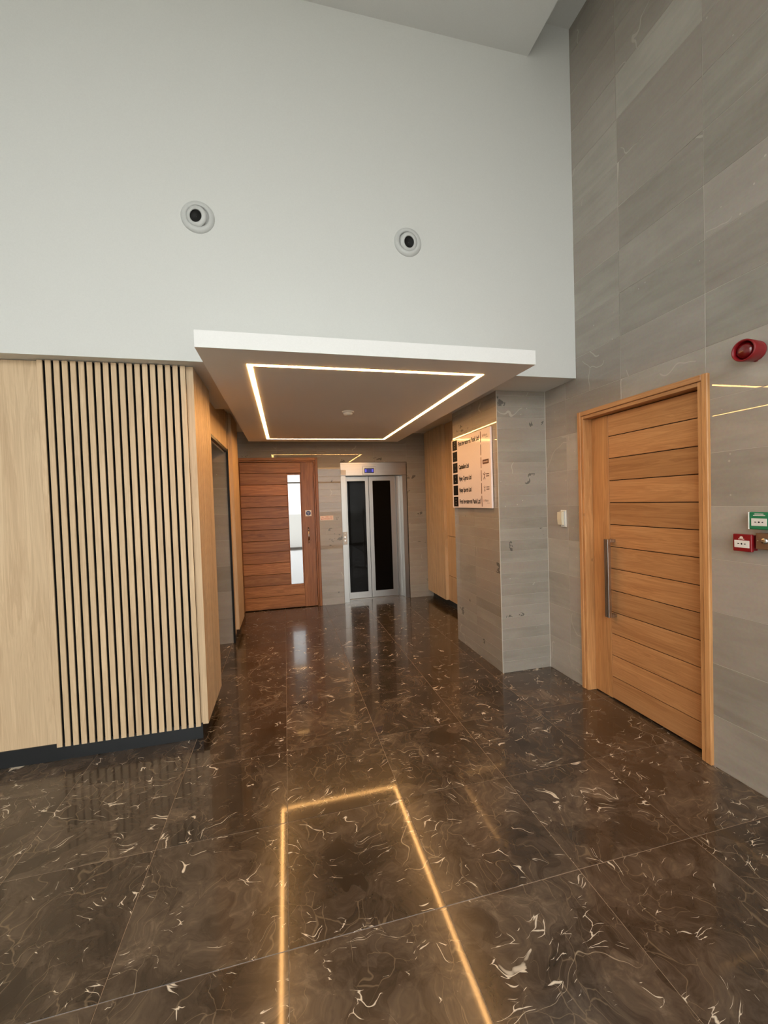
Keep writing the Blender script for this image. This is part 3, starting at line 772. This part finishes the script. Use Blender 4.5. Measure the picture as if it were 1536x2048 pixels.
for k, inkk, sc in ((3, 'ink_brown', 1.0), (4, 'ink_grey', 0.75)):
    v0 = 0.014 + 0.1225 * k + 0.028
    mb = MB(); n = 14
    def seg(mb, a, b, w):
        a, b = Vector((0, a[0], a[1])), Vector((0, b[0], b[1])); d = (b - a).normalized(); p = Vector((0, -d.z, d.y)) * w
        y = lambda q: (BXf - 0.0008, bu0 - q.y, bz1 - q.z)
        mb.poly([y(a + p), y(b + p), y(b - p), y(a - p)], [(0, 1, 2, 3)])
    cx, cy = 0.760, v0 + 0.022
    for a, b in (((-0.024, -0.014), (0, 0)), ((0.024, -0.014), (0, 0)), ((0, 0), (0, 0.016)), ((0, 0.016), (-0.016, 0.044)), ((0, 0.016), (0.016, 0.044))):
        seg(mb, (cx + a[0] * sc, cy + a[1] * sc), (cx + b[0] * sc, cy + b[1] * sc), 0.0042 * sc)
    seg(mb, (cx - 0.005 * sc, cy - 0.022 * sc), (cx + 0.005 * sc, cy - 0.022 * sc), 0.005 * sc)
    build('logo_figure', mb, inkk, db)
    for q in range(2): rect_uv(0.795, 0.850, v0 + 0.012 + 0.020 * q, v0 + 0.021 + 0.020 * q, inkk, 'logo_line')

# ------------------------------------------------------------------ small devices on the stone wall
sw = tag(empty('wall_sensor'), 'cream box mounted on a white plate between pier and door', 'wall device')
bx('plate', 'plastic_white', XR - 0.010, XR - 0.0005, 3.060, 3.128, 1.314, 1.462, sw, 0.002)
mb = MB()
prof = [(0, 1.332), (-0.030, 1.336), (-0.036, 1.38), (-0.036, 1.40), (-0.034, 1.444), (0, 1.448)]
ya, yb = 3.072, 3.128
pts = [(XR - 0.010 + x, ya, z) for x, z in prof] + [(XR - 0.010 + x, yb, z) for x, z in prof]
n = len(prof)
mb.poly(pts, [tuple(range(n)), tuple(reversed(range(n, 2 * n)))] + [(i, i + n, (i + 1) % n + n, (i + 1) % n) for i in range(n)])
build('sensor_box', mb, 'plastic_cream', sw)
bx('grey_rim', 'plastic_grey', XR - 0.022, XR - 0.010, 3.067, 3.0722, 1.328, 1.450, sw)

sr = tag(empty('alarm_sounder'), 'round red fire alarm sounder on the stone wall above the door corner', 'fire alarm')
so = Vector((XR, 1.592, 2.285)); sa = Vector((-1, 0, 0))
build('base', MB().lathe([(0.047, 0.0005), (0.050, 0.010), (0.050, 0.022)], so, sa, 40), 'red', sr)
tilt_a = Vector((-1.0, -0.08, -0.03)).normalized()
prof = [(0.050, 0.0), (0.053, 0.04), (0.054, 0.075), (0.051, 0.080), (0.046, 0.078), (0.043, 0.05)]
build('body', MB().lathe(prof, so + sa * 0.022, tilt_a, 48, caps=False), 'red', sr)
dome = [(0.043, 0.048)] + [(0.040 * math.cos(math.radians(a)), 0.052 + 0.026 * math.sin(math.radians(a))) for a in range(0, 88, 12)] + [(0.001, 0.078)]
build('lens', MB().lathe(dome, so + sa * 0.022, tilt_a, 40, caps=False), 'red_lens', sr)
for z in (-0.046, 0.046):
    bx('fixing_lug', 'red', XR - 0.012, XR - 0.0005, 1.586, 1.598, 2.285 + z - 0.006, 2.285 + z + 0.006, sr, 0.001)

def arrows(parent, x, yc, zc, s):
    mb = MB()
    mb.lathe([(0.0042 * s, 0), (0.0042 * s, 0.0004)], (x, yc, zc), (-1, 0, 0), 16)
    for d in (-1, 1):
        y1, y2 = yc + d * 0.019 * s, yc + d * 0.009 * s
        mb.poly([(x - 0.0004, y2, zc), (x - 0.0004, y1, zc + 0.0036 * s), (x - 0.0004, y1, zc - 0.0036 * s)], [(0, 1, 2)])
    build('press_symbol', mb, 'ink', parent)

rc = tag(empty('fire_call_point'), 'red fire call point with white press panel on the stone wall', 'call point')
bx('back_box', 'red', XR - 0.034, XR - 0.0005, 1.593, 1.673, 1.271, 1.351, rc, 0.003)
bx('cover', 'red', XR - 0.052, XR - 0.034, 1.588, 1.678, 1.266, 1.356, rc, 0.003)
bx('press_panel', 'paper_white', XR - 0.0535, XR - 0.051, 1.598, 1.670, 1.286, 1.324, rc, 0.0008)
arrows(rc, XR - 0.0536, 1.634, 1.306, 1.0)
hm = MB()
hm.lathe([(0.0085, 0), (0.0085, 0.0005)], (XR - 0.052, 1.636, 1.337), (-1, 0, 0), 20)
hm.box(XR - 0.0525, XR - 0.052, 1.622, 1.650, 1.328, 1.333)
h_o = build('house_symbol', hm, 'paper_pink', rc)

gc = tag(empty('door_release_point'), 'green emergency door release with white press panel, above the bronze key switch', 'call point')
bx('back_box', 'green', XR - 0.030, XR - 0.0005, 1.517, 1.597, 1.388, 1.468, gc, 0.003)
bx('cover', 'green', XR - 0.046, XR - 0.030, 1.512, 1.602, 1.384, 1.472, gc, 0.003)
bx('cover_hinge', 'plastic_white', XR - 0.049, XR - 0.032, 1.6022, 1.6062, 1.384, 1.472, gc, 0.0008)
bx('press_panel', 'paper_white', XR - 0.0475, XR - 0.0455, 1.522, 1.592, 1.402, 1.440, gc, 0.0008)
arrows(gc, XR - 0.0476, 1.557, 1.421, 1.0)
for k, w in enumerate((0.040, 0.054)):
    bx('lettering_line', 'paper_white', XR - 0.0466, XR - 0.0458, 1.557 - w / 2, 1.557 + w / 2, 1.4605 - 0.0075 * k, 1.4640 - 0.0075 * k, gc)

ks = tag(empty('key_switch'), 'bronze key switch box beside the red call point', 'key switch')
bx('plate', 'bronze', XR - 0.042, XR - 0.0005, 1.492, 1.577, 1.284, 1.366, ks, 0.003)
build('lock', MB().lathe([(0.016, 0), (0.016, 0.006), (0.012, 0.010), (0.004, 0.010)], (XR - 0.042, 1.5345, 1.328), (-1, 0, 0), 28), 'chrome', ks)
for y in (1.566, 1.503):
    build('screw', MB().lathe([(0.0035, 0), (0.0030, 0.0015)], (XR - 0.042, y, 1.328), (-1, 0, 0), 14), 'chrome', ks)
